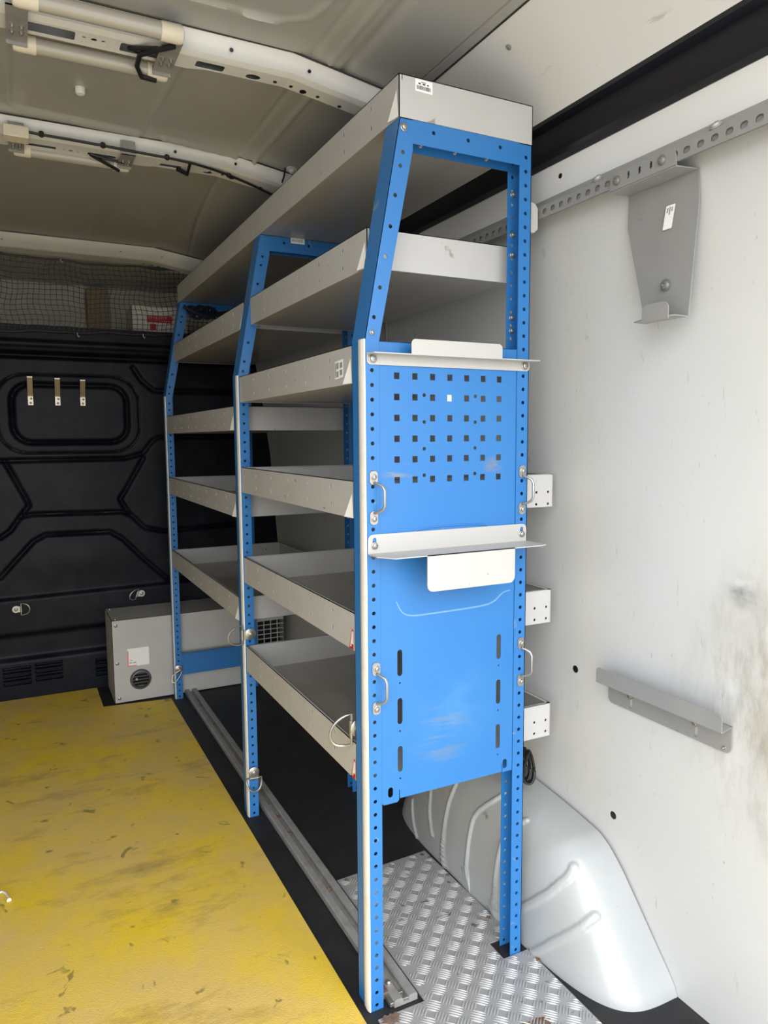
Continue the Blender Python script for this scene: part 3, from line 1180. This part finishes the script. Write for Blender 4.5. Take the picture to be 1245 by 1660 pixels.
# lower tool bracket
b2 = MB()
fplate(b2, -.0002, rrect(.0022, .2795, .7015, .7285, .008, 4, (0, 0, 1, 1)), [slot(.0125, .708, .724, .0030), slot(.2705, .708, .724, .0030)], .0014)
b2.plate((0, 0, .7015), (1, 0, 0), (0, 1, 0), [(.0022, -.0016), (.2795, -.0016), (.2795, -.050), (.2715, -.0535), (.019, -.0535), (.0022, -.030)][::-1], (), -.0014)
fplate(b2, -.0521, rrect(.0690, .2190, .6495, .7015, .009, 4, (1, 1, 0, 0)), (), .0014)
br2 = b2.build('lower_bracket', M['bracket'], rack, bevel=0)
bolt(br2, .0125, -.0016, .7125, .0042)
bolt(br2, .2705, -.0016, .7125, .0042)


# wire grab handles
def handle(x, zt, zb):
    h_ = thing_part('grab_handle', 0)
    for z in (zt, zb):
        m_ = MB()
        fplate(m_, -.0002, rrect(x - .0062, x + .0062, z - .0095, z + .0095, .005, 4), (), .0018)
        m_.build('fixing_plate', M['zinc'], h_)
    xo, yo = x + .0095, -.017
    m_ = MB()
    pts = [(x + .001, -.003, zt - .007), (x + .005, -.010, zt - .0095), (xo - .001, yo + .003, zt - .0125), (xo, yo, zt - .018), (xo, yo, (zt + zb) / 2),
           (xo, yo, zb + .018), (xo - .001, yo + .003, zb + .0125), (x + .005, -.010, zb + .0095), (x + .001, -.003, zb + .007)]
    m_.tube(pts, .0021, 8)
    m_.build('wire_loop', M['zinc'], h_, smooth=True)
    bolt(h_, x, -.002, zt + .001, .0036)
    bolt(h_, x, -.002, zb - .001, .0036)


handle(.0118, .8090, .7520)
handle(.2705, .8110, .7530)
handle(.0135, .5325, .4740)
handle(.2725, .5355, .4745)


# lashing rings
def lashing(parent, c, A, Dv, N, rw=.021, depth=.032, plate_off=.012, name='lashing_ring', top=False, label=None, cat=None, group=None, pr=.0125):
    c, A, Dv, N = Vector(c), Vector(A).normalized(), Vector(Dv).normalized(), Vector(N).normalized()
    if top:
        root = thing(name, label, cat, tuple(c), group)
    else:
        root = thing_part(name, c.y)
    m_ = MB()
    pc = c - Dv * plate_off
    m_.lathe(pc, N, [(pr, 0), (pr, .0014), (pr * .96, .0018)], 20)
    # tongue to the barrel
    U_ = A
    V_ = Dv
    m_.add([pc + A * pr * .95, c + A * rw * .45, c - A * rw * .45, pc - A * pr * .95,
            pc + A * pr * .95 + N * .0016, c + A * rw * .45 + N * .0016, c - A * rw * .45 + N * .0016, pc - A * pr * .95 + N * .0016],
           [(0, 1, 2, 3), (7, 6, 5, 4), (0, 4, 5, 1), (1, 5, 6, 2), (2, 6, 7, 3), (3, 7, 4, 0)])
    m_.tube([c - A * rw * .55, c + A * rw * .55], .0036, 10)
    m_.build('mounting_plate', M['zinc'], root, smooth=True, angle=40)
    bolt(root, *(pc + N * .0015), r=.0048, axis=tuple(N))
    m_ = MB()
    pts = []
    dd = (Dv + N * .25).normalized()
    for k in range(17):
        a = -math.pi / 2 + math.pi * k / 16
        pts.append(c + A * rw * math.sin(a) * (1 if abs(math.sin(a)) < 1 else 1) + dd * depth * (math.cos(a) ** .8 if math.cos(a) > 1e-6 else 0))
    m_.tube(pts, .0022, 8, closed=True)
    m_.build('ring', M['zinc'], root, smooth=True)
    return root


lashing(None, (-.001, .056, .425), (0, 0, 1), (-.75, .55, -.25), (0, -1, 0), .024, .034, .010)
lashing(None, (-.0062, YM - .003, .430), (0, 0, 1), (-1, .1, -.05), (0, -1, 0), .021, .034, .018)
lashing(None, (.0105, YM - .006, .0950), (1, 0, -.05), (0, 0, -1), (0, -1, 0), .018, .030, .014)
lashing(None, (.0060, YF - .006, .0960), (.9, 0, .5), (-.35, 0, -1), (0, -1, 0), .018, .034, .010)

# ================================================================ RIGHT WALL FITTINGS
rl = thing('slotted_wall_rail', 'long grey slotted steel rail bolted high along the white right wall', 'rail', (.31, .2, 1.2))
mb = MB()
hol = []
y = -1.0
slots = [-.248, -.266, -.286, -.3055, -.325, -.3435, -.3625, -.382, -.402, -.42, -.44]
slots += [-.175, -.194, -.213, -.002, -.021, -.0395, -.0585, -.0775, -.0965, -.1155, -.1345]
slots += [.017 + .019 * k for k in range(60)]
for ys_ in slots:
    hol.append([(q[0], q[1]) for q in rrect(-ys_ - .0055, -ys_ + .0055, 1.2035, 1.2115, .0038, 3)])
mb.plate((.3062, 0, 0), (0, -1, 0), (0, 0, 1), rect(-1.60, .78, 1.1985, 1.2165), hol, .0012)
mb.grid([[(.305, y_, 1.2165), (.3305, y_, 1.236)] for y_ in (-.78, 1.60)])
mb.grid([[(.307, y_, 1.2165), (.3325, y_, 1.236)] for y_ in (-.78, 1.60)])
mb.box(.3090, .3100, -.78, -.238, 1.199, 1.216)
mb.box(.3090, .3100, -.150, 1.60, 1.199, 1.216)
mb.build('rail_body', M['hook_grey'], rl)
for ys_ in (-.107, -.300):
    bolt(rl, .3135, ys_, 1.2235, .0062, axis=(-.6, 0, .75), material=M['galv'])
# corner connector to the racking
mb = MB()
mb.plate((0, .006, 0), (1, 0, 0), (0, 0, 1), [(.2835, 1.176), (.2930, 1.176), (.3000, 1.182), (.3000, 1.212), (.295, 1.219), (.2835, 1.222)], (), -.012)
cn = mb.build('rail_connector', M['bracket'], bevel=.001)
tag(cn, 'small pale folded steel connector between blue rear post and slotted wall rail', 'bracket')

# long hanging hook on the rail
hk = thing('wall_hook', 'tall tapering grey steel hanger bolted to the slotted rail at upper right', 'hook', (.32, -.2, 1.0))
mb = MB()
hol = [slot(.175, 1.2015, 1.2115, .0024), slot(.194, 1.2015, 1.2115, .0024), slot(.213, 1.2015, 1.2115, .0024)]
mb.plate((.3042, 0, 0), (0, -1, 0), (0, 0, 1), [(.1415, 1.194), (.2535, 1.194), (.2525, 1.2065), (.2495, 1.216), (.150, 1.216), (.1435, 1.2085)], hol, .0014)
mb.plate((0, 0, 1.1935), (1, 0, 0), (0, -1, 0), [(.3030, .1415), (.3030, .2535), (.3345, .2580), (.3345, .1445)], (), .0014)
pp = [(.1445, 1.1935), (.2590, 1.1935), (.2615, 1.152), (.2510, 1.0165), (.1800, 1.0165), (.1440, 1.150)]
mb.plate((.3355, 0, 0), (0, -1, 0), (0, 0, 1), pp[::-1], (), -.0014)
mb.plate((0, 0, 1.0165), (1, 0, 0), (0, -1, 0), [(.3345, .1830), (.3345, .2510), (.312, .2510), (.304, .2370), (.304, .2060), (.312, .183)], (), .0014)
mb.build('hanger_plate', M['hook_grey'], hk)
m_ = MB()
m_.plate((.3045, 0, 0), (0, -1, 0), (0, 0, 1), rrect(.2050, .2480, 1.0115, 1.0335, .009, 4, (0, 0, 1, 1)), (), .0014)
m_.build('upturned_lip', M['hook_grey'], hk)
bolt(hk, .3026, -.1560, 1.2050, .0048, axis=(-1, 0, 0))
bolt(hk, .3026, -.2320, 1.2060, .0048, axis=(-1, 0, 0))
bolt(hk, .3340, -.2150, 1.0605, .0060, axis=(-1, 0, 0))
sticker(hk, 'paper_label', (.3334, -.2075, 1.131), (0, -1, 0), (0, -.18, 1), .0145, .0290, [(M['greyink'], [(.15, .3, .7, .9), (.4, .55, .6, .92), (.65, .8, .72, .9)])], lab='small white label')

# lower J bracket
jb = thing('wall_bracket', 'long grey upturned steel bracket screwed low on the right wall', 'bracket', (.40, -.17, .45))
mb = MB()
pp = rrect(.048, .2790, .430, .4700, .010, 4, (1, 1, 0, 0))
mb.plate((.4175, 0, 0), (0, -1, 0), (0, 0, 1), pp, [slot(.097, .434, .4595, .0036), slot(.221, .434, .4595, .0036)], .0014)
mb.plate((0, 0, .4700), (1, 0, 0), (0, -1, 0), [(.386, .0535), (.4170, .048), (.4170, .2790), (.386, .2865)], (), .0012)
mb.build('back_plate', M['hook_grey'], jb)
m_ = MB()
m_.plate((.3862, 0, 0), (0, -1, 0), (0, 0, 1), rrect(.0520, .2870, .4700, .4945, .007, 4, (0, 0, 1, 1)), (), .0014)
m_.build('front_lip', M['hook_grey'], jb)
for y_ in (-.097, -.221):
    bolt(jb, .4160, y_, .4545, .0042, axis=(-1, 0, 0))
bolt(jb, .4160, -.2690, .4370, .0018, axis=(-1, 0, 0))

m_ = MB()
m_.tube([(.350, .62, 1.16), (.352, .62, 1.08), (.358, .622, 1.00), (.366, .622, .94)], .0035, 8)
tag(m_.build('cable_conduit', M['hook_grey'], smooth=True), 'thin grey conduit running down the wall behind the tray stack', 'conduit')
# grommets in the wall lining
for (y_, z_, lab) in ((.035, .4600, 'small black hole plug in the white wall beside the lower grey bracket'),
                      (-.054, .2320, 'small black hole plug in the white wall just above the wheel arch')):
    m_ = MB()
    xw_ = lerp(WT, z_)
    m_.lathe((xw_ + .001, y_, z_), (-1, 0, 0), [(.0066, 0), (.0066, .0012), (.0060, .0014)], 18)
    tag(m_.build('hole_plug', M['blacktrim'], smooth=True), lab, 'plug')
m_ = MB()
m_.lathe((.333, -.006, 1.262), (-1, 0, 0), [(.0040, 0), (.0040, .0014), (.0026, .002)], 12)
tag(m_.build('hole_plug', M['blacktrim'], smooth=True), 'tiny black hole plug in the white strip above the slotted rail', 'plug')
m_ = MB()
m_.lathe((.252, .020, 1.4425), (-.6, 0, -.8), [(.0045, 0), (.0045, .0015), (.003, .0025)], 12)
tag(m_.build('hole_plug', M['hook_grey'], smooth=True), 'small grey fastener at the edge of the upper white panel', 'plug')

# coiled cable behind the rear leg
m_ = MB()
for k in range(5):
    cx, cy = .372 + .003 * (k % 2), .10 + .006 * k
    pts = [(cx + .012 * math.cos(t), cy + .004 * math.sin(2 * t), .262 + .030 * math.sin(t)) for t in [2 * math.pi * j / 24 for j in range(24)]]
    m_.tube(pts, .0028, 6, closed=True)
tag(m_.build('cable_coil', M['cable'], smooth=True), 'small coil of black cable tucked behind the rear racking leg above the wheel arch', 'cable')

# ================================================================ HEATER BOX AT THE BULKHEAD
hb = thing('blower_box', 'grey metal box with round air vent and side grille on floor by the bulkhead', 'heater box', (.1, 1.6, 0))
mb = MB()
bx0, bx1, by0, by1, bz1 = -.1885, .395, 1.534, 1.722, .2795
# case built of folded sheets with the grille opening cut out of the front
gh = []
for i in range(5):
    for j in range(5):
        gx, gz = .298 + i * .0245, .138 + j * .0165
        gh.append(rect(gx, gx + .0215, gz, gz + .0135))
vent_c = (-.1050, .0735)
fplate(mb, by0 + .0015, rect(bx0, bx1, .0035, bz1), gh + [circ(vent_c[0], vent_c[1], .028, 24)], .0015)
mb.box(bx0, bx1, by0, by1, bz1 - .0015, bz1)
mb.box(bx0, bx0 + .0015, by0, by1, .0035, bz1)
mb.box(bx1 - .0015, bx1, by0, by1, .0035, bz1)
case = mb.build('case', mat('box_grey_paint', (.50, .49, .47), .45, var=.2, vscale=6), hb)
m_ = MB()
m_.box(bx0 + .01, bx1 - .01, by0 + .03, by0 + .034, .01, bz1 - .01)
m_.build('inner_panel', M['blacktrim'], hb)
m_ = MB()
m_.lathe((vent_c[0], by0, vent_c[1]), (0, -1, 0), [(.034, 0), (.034, .003), (.031, .007), (.0265, .008), (.0255, .003), (.0255, -.01)], 32)
vo = m_.build('round_vent', mat('vent_grey', (.07, .07, .068), .4), hb, smooth=True, angle=40)
m_ = MB()
for k, zz in enumerate((-.016, -.0055, .005, .0155)):
    wv = math.sqrt(.0255 ** 2 - zz ** 2)
    m_.add([(vent_c[0] - wv, by0 - .007, vent_c[1] + zz + .003), (vent_c[0] + wv, by0 - .007, vent_c[1] + zz + .003),
            (vent_c[0] + wv, by0 + .0, vent_c[1] + zz - .002), (vent_c[0] - wv, by0 + .0, vent_c[1] + zz - .002),
            (vent_c[0] - wv, by0 - .0085, vent_c[1] + zz + .0015), (vent_c[0] + wv, by0 - .0085, vent_c[1] + zz + .0015),
            (vent_c[0] + wv, by0 - .0015, vent_c[1] + zz - .0035), (vent_c[0] - wv, by0 - .0015, vent_c[1] + zz - .0035)],
           [(0, 1, 2, 3), (7, 6, 5, 4), (0, 4, 5, 1), (1, 5, 6, 2), (2, 6, 7, 3), (3, 7, 4, 0)])
m_.build('vent_slats', M['blacktrim'], vo)
m_ = MB()
m_.lathe((vent_c[0] - .014, by0 - .005, vent_c[1] + .004), (0, -1, 0), [(.005, 0), (.004, .006)], 10)
m_.build('vent_knob', M['zinc'], vo, smooth=True)
lb = sticker(hb, 'paper_label', (-.1445, by0 - .0002, .1205), (1, 0, 0), (0, 0, 1), .069, .060,
             [(M['pinkpaper'], [(.0, .06, .0, .88), (.06, .42, .0, .06)]), (M['greyink'], [(.10, .2, .17, .23), (.26, .4, .17, .22), (.14, .22, .32, .36)])], lab='faded white label with red edge')
for (x_, z_) in ((-.176, .262), (-.176, .136), (-.174, .018)):
    bolt(hb, x_, by0 - .0002, z_, .0045)
for (x_, y_) in ((-.176, 1.54), (-.176, 1.70)):
    bolt(hb, x_, y_, bz1, .0035, axis=(0, 0, 1))

# ================================================================ BULKHEAD FITTINGS
for k, (x_, lab) in enumerate(((-.384, 'bent steel coat hook on the black bulkhead, leftmost of the three'),
                               (-.303, 'bent steel coat hook on the black bulkhead, middle of the three'),
                               (-.226, 'bent steel coat hook on the black bulkhead, nearest to the racking'))):
    h_ = thing('coat_hook', lab, 'hook', (x_, YB, 1.0), 'coat hooks on the bulkhead')
    m_ = MB()
    dy = .030
    z0_, z1_ = .976, 1.068 - .003 * k
    w_ = .0078
    path = [(YB - .004, z0_ + .002), (YB - .0045, z0_ + .03), (YB - .006, z0_ + .034), (YB - .034, z1_ - .004), (YB - .0345, z1_)]
    for (ya, za), (yb_, zb_) in zip(path, path[1:]):
        m_.add([(x_ - w_, ya, za), (x_ + w_, ya, za), (x_ + w_, yb_, zb_), (x_ - w_, yb_, zb_),
                (x_ - w_, ya - .0018, za), (x_ + w_, ya - .0018, za), (x_ + w_, yb_ - .0018, zb_), (x_ - w_, yb_ - .0018, zb_)],
               [(0, 1, 2, 3), (7, 6, 5, 4), (0, 4, 5, 1), (1, 5, 6, 2), (2, 6, 7, 3), (3, 7, 4, 0)])
    m_.build('hook_strip', mat('brass_tinted_steel_%d' % k, (.40, .36, .28), .35, metal=.7), h_)
    bolt(h_, x_, YB - .006, z0_ + .009, .0028)
    bolt(h_, x_ + .002, YB - .006, z0_ + .023, .0028)

lashing(None, (-.447, YB - .018, .309), (0, 0, 1), (1, 0, -.05), (0, -1, 0), .019, .026, .015, 'bulkhead_lashing_ring', True,
        'steel lashing ring low on the black bulkhead, left one pointing right', 'lashing ring', 'bulkhead lashing rings', .012)
lashing(None, (-.080, YB - .018, .321), (.35, 0, 1), (-1, 0, -.1), (0, -1, 0), .019, .026, .015, 'bulkhead_lashing_ring', True,
        'steel lashing ring low on the black bulkhead, the one above the grey box', 'lashing ring', 'bulkhead lashing rings', .012)

# cargo net across the stowage opening
net = thing('cargo_net', 'black square mesh cargo net hung across the opening above the bulkhead', 'net', (-.2, 1.71, 1.2))
NX0, NX1 = -.75, .30
ncol, nrow = 64, 14


def netp(u, v):
    x = NX0 + (NX1 - NX0) * u
    zt = 1.4455 + .0 * u + .004 * math.sin(u * 9)
    zb = 1.2050 + .028 * u
    z = zt + (zb - zt) * v
    x += .004 * math.sin(v * 7 + u * 20) + .003 * math.sin(v * 13 + u * 7)
    z += (.0035 * math.sin(u * 31 + v * 2) + .002 * math.sin(u * 57)) * (1 - abs(2 * v - 1) * .4)
    y_ = 1.715 + .006 * math.sin(u * 23) * math.sin(v * math.pi)
    return (x, y_, z)


m_ = MB()
for i in range(ncol + 1):
    u = i / ncol
    m_.tube([netp(u, j / 14) for j in range(15)], .0012, 4, caps=False)
for j in range(1, nrow):
    v = j / nrow
    m_.tube([netp(i / 128, v) for i in range(129)], .0012, 4, caps=False)
m_.build('mesh', M['cable'], net)
m_ = MB()
m_.tube([netp(i / 128, 0) for i in range(129)], .0030, 6)
m_.tube([netp(i / 128, 1) for i in range(129)], .0026, 6)
m_.tube([(x, y_ - .004, z - .010) for x, y_, z in [netp(i / 128, .97) for i in range(129)]], .0020, 6)
m_.build('border_rope', M['cable'], net, smooth=True)
for (x_, z_) in ((-.275, 1.4385), (-.235, 1.205), (-.028, 1.213)):
    m_ = MB()
    m_.tube([(x_, 1.70, z_ + .008), (x_, 1.698, z_), (x_ + .004, 1.698, z_ - .006), (x_ + .006, 1.70, z_ - .001)], .0022, 6)
    m_.build('clip', M['galv'], net, smooth=True)
m_ = MB()
m_.box(-.005, .105, 1.697, 1.700, 1.4405, 1.4475)
m_.build('strap_end', M['cable'], net)

# carton behind the net
cb_ = thing('cardboard_carton', 'white carton with red printing stowed behind the cargo net', 'carton', (.05, 1.85, 1.236))
m_ = MB()
m_.box(-.047, .142, 1.795, 1.93, 1.2355, 1.333)
m_.build('carton_body', M['card'], cb_, bevel=.001)
m_ = MB()
m_.plate((0, 1.795, 0), *XZ, rect(.0015, .088, 1.2760, 1.3015), (), .0005)
m_.plate((0, 1.795, 0), *XZ, rect(.011, .033, 1.250, 1.272), (), .0005)
m_.build('printed_panel', M['red'], cb_)
m_ = MB()
random.seed(4)
x_ = .008
while x_ < .080:
    w_ = random.choice((.004, .006))
    m_.plate((0, 1.7945, 0), *XZ, rect(x_, x_ + .0015, 1.291, 1.2985), (), .0003)
    m_.plate((0, 1.7945, 0), *XZ, rect(x_, x_ + w_, 1.2965, 1.2980), (), .0003)
    m_.plate((0, 1.7945, 0), *XZ, rect(x_ + .001, x_ + w_, 1.2815, 1.2835), (), .0003)
    x_ += w_ + .0035
m_.build('lettering', M['card'], cb_)
m_ = MB()
m_.box(-.16, -.082, 2.17, 2.24, 1.2355, 1.452)
tag(m_.build('beige_trim_post', M['beige'], bevel=.006), 'blurred beige trim post far behind the cargo net', 'trim post')

# dark strap bundle at the far frame crossbar
m_ = MB()
random.seed(9)
for k in range(9):
    cx, cz = .085 + .012 * k * .8, 1.268 + random.uniform(-.006, .008)
    rr_ = random.uniform(.014, .022)
    pts = [(cx + rr_ * .8 * math.cos(t), 1.456 + .012 * math.sin(t) + .002 * k, cz + rr_ * math.sin(t)) for t in [2 * math.pi * j / 20 for j in range(20)]]
    m_.tube(pts, .0035, 6, closed=True)
m_.tube([(.06, 1.46, 1.282), (.10, 1.455, 1.262), (.14, 1.455, 1.252), (.18, 1.46, 1.268), (.21, 1.47, 1.275)], .006, 8)
tag(m_.build('strap_bundle', mat('navy_webbing', (.008, .011, .022), .7), smooth=True), 'dark tangled strap bundle hanging under the top shelf at its far end', 'strap')

# ================================================================ ROOF FITTINGS
def light_fixture(y_near, y_far, zc, label, both=True):
    f_ = thing('strip_light', label, 'light', (-.3, (y_near + y_far) / 2, zc))
    xa, xb = -.402, -.196
    for x_ in (xa, xb):
        m_ = MB()
        # bracket plate: strap below the beam with turned up cheeks
        ya, yb_ = y_near - .006, y_far + .006
        m_.box(x_ - .014, x_ + .014, y_near + .012, y_far - .006, zc + .006, zc + .0075)
        m_.box(x_ - .014, x_ + .014, y_near + .012, y_near + .0135, zc + .006, zc + .034)
        m_.box(x_ - .014, x_ + .014, y_far - .014, y_far - .0125, zc + .001, zc + .014)
        br_ = m_.build('bracket_plate', M['galv'], f_)
        for (dx_, dy_) in ((-.006, -.008), (.006, -.008), (-.006, .008), (.006, .008)):
            bolt(br_, x_ + dx_, (ya + yb_) / 2 + .010 + dy_, zc + .006, .0028, axis=(0, 0, -1))
    for yy, on in ((y_near, both), (y_far, True)):
        if not on:
            continue
        m_ = MB()
        m_.tube([(xa + .012, yy, zc + .012), (xb - .006, yy, zc + .012)], .0118, 18)
        m_.build('tube', M['tube'], f_, smooth=True)
        for x_, sg in ((xa + .012, -1), (xb - .006, 1)):
            m_ = MB()
            m_.lathe((x_ - sg * .014, yy, zc + .012), (sg, 0, 0), [(.0130, 0), (.0130, .026), (.0115, .031), (.006, .033)], 18)
            m_.build('end_cap', M['cream'], f_, smooth=True)
    return f_


lf = light_fixture(.222, .346, 1.440, 'twin tube strip light with steel end brackets on the nearest roof beam')
m_ = MB()
m_.tube([(-.195, .232, 1.440), (-.215, .255, 1.441), (-.236, .285, 1.443), (-.236, .315, 1.440), (-.226, .338, 1.436), (-.203, .345, 1.438)], .0040, 8)
m_.tube([(-.215, .255, 1.443), (-.250, .292, 1.452), (-.238, .298, 1.454)], .0035, 8)
m_.build('supply_cable', M['cable'], lf, smooth=True)
lf2 = light_fixture(.700, .795, 1.441, 'strip light with steel brackets on the second roof beam from the doors', both=False)
m_ = MB()
m_.tube([(-.265, .762, 1.454), (-.235, .775, 1.446), (-.205, .792, 1.440)], .0036, 8)
m_.tube([(-.265, .757, 1.453), (-.235, .758, 1.449), (-.20, .760, 1.447)], .0030, 8)
m_.build('supply_cable', M['cable'], lf2, smooth=True)
m_ = MB()
m_.box(-.425, -.380, .700, .735, 1.444, 1.466)
tag(m_.build('junction_box', M['cream'], bevel=.002), 'small cream rectangular cover on the second roof beam', 'junction box')
# wiring along the second beam
wr = thing('roof_wiring', 'black wiring clipped along the second roof beam ending behind the top shelf', 'cable', (-.1, .69, 1.45))
pts = [(-.380, .706, 1.458), (-.366, .706, 1.457), (-.31, .707, 1.457), (-.242, .708, 1.456), (-.18, .710, 1.455), (-.118, .711, 1.454), (-.06, .715, 1.452), (-.02, .724, 1.450),
       (.02, .738, 1.448), (.070, .752, 1.441), (.140, .775, 1.430)]
m_ = MB()
m_.tube(pts, .0026, 6)
m_.tube([(.140, .775, 1.430), (.139, .735, 1.438), (.136, .70, 1.452), (.135, .690, 1.466)], .0019, 6)
m_.tube([(-.070, .714, 1.453), (-.068, .735, 1.449), (-.066, .765, 1.444)], .0030, 6)
m_.tube([(-.066, .762, 1.445), (-.090, .752, 1.449)], .0048, 6)
m_.build('wire', M['cable'], wr, smooth=True)
for p in ((-.358, .706, 1.457), (-.245, .708, 1.456), (-.118, .711, 1.454), (.02, .738, 1.448)):
    m_ = MB()
    m_.lathe((p[0], p[1] + .004, p[2] + .004), (0, -.6, -.8), [(.0055, 0), (.0055, .006), (.003, .009)], 10)
    m_.build('clip', M['cable'], wr, smooth=True)
m_ = MB()
m_.lathe((-.2990, .540, 1.4875), (0, 0, -1), [(.0085, 0), (.0085, .008), (.0068, .011)], 16)
tag(m_.build('roof_plug', M['paper'], smooth=True), 'small white round plug in the roof panel between the first two beams', 'plug')
m_ = MB()
m_.lathe((.150, .690, 1.4665), (0, -.2, -1), [(.012, 0), (.012, .003), (.006, .004), (.005, .010)], 16)
tag(m_.build('roof_bolt', M['beam'], smooth=True), 'round white washer and bolt at the right end of second roof beam', 'bolt')

# little cable tail on the yellow mat
m_ = MB()
m_.tube([(-.512, .575, .0060), (-.502, .580, .0065), (-.495, .570, .0062), (-.4905, .553, .0062), (-.4895, .545, .0062)], [.002, .002, .002, .002, .0042], 8)
tag(m_.build('cable_tail', M['trim'], smooth=True), 'short pale cable end lying on the yellow mat at the left edge', 'cable')
# gap strip at the left edge of the mat
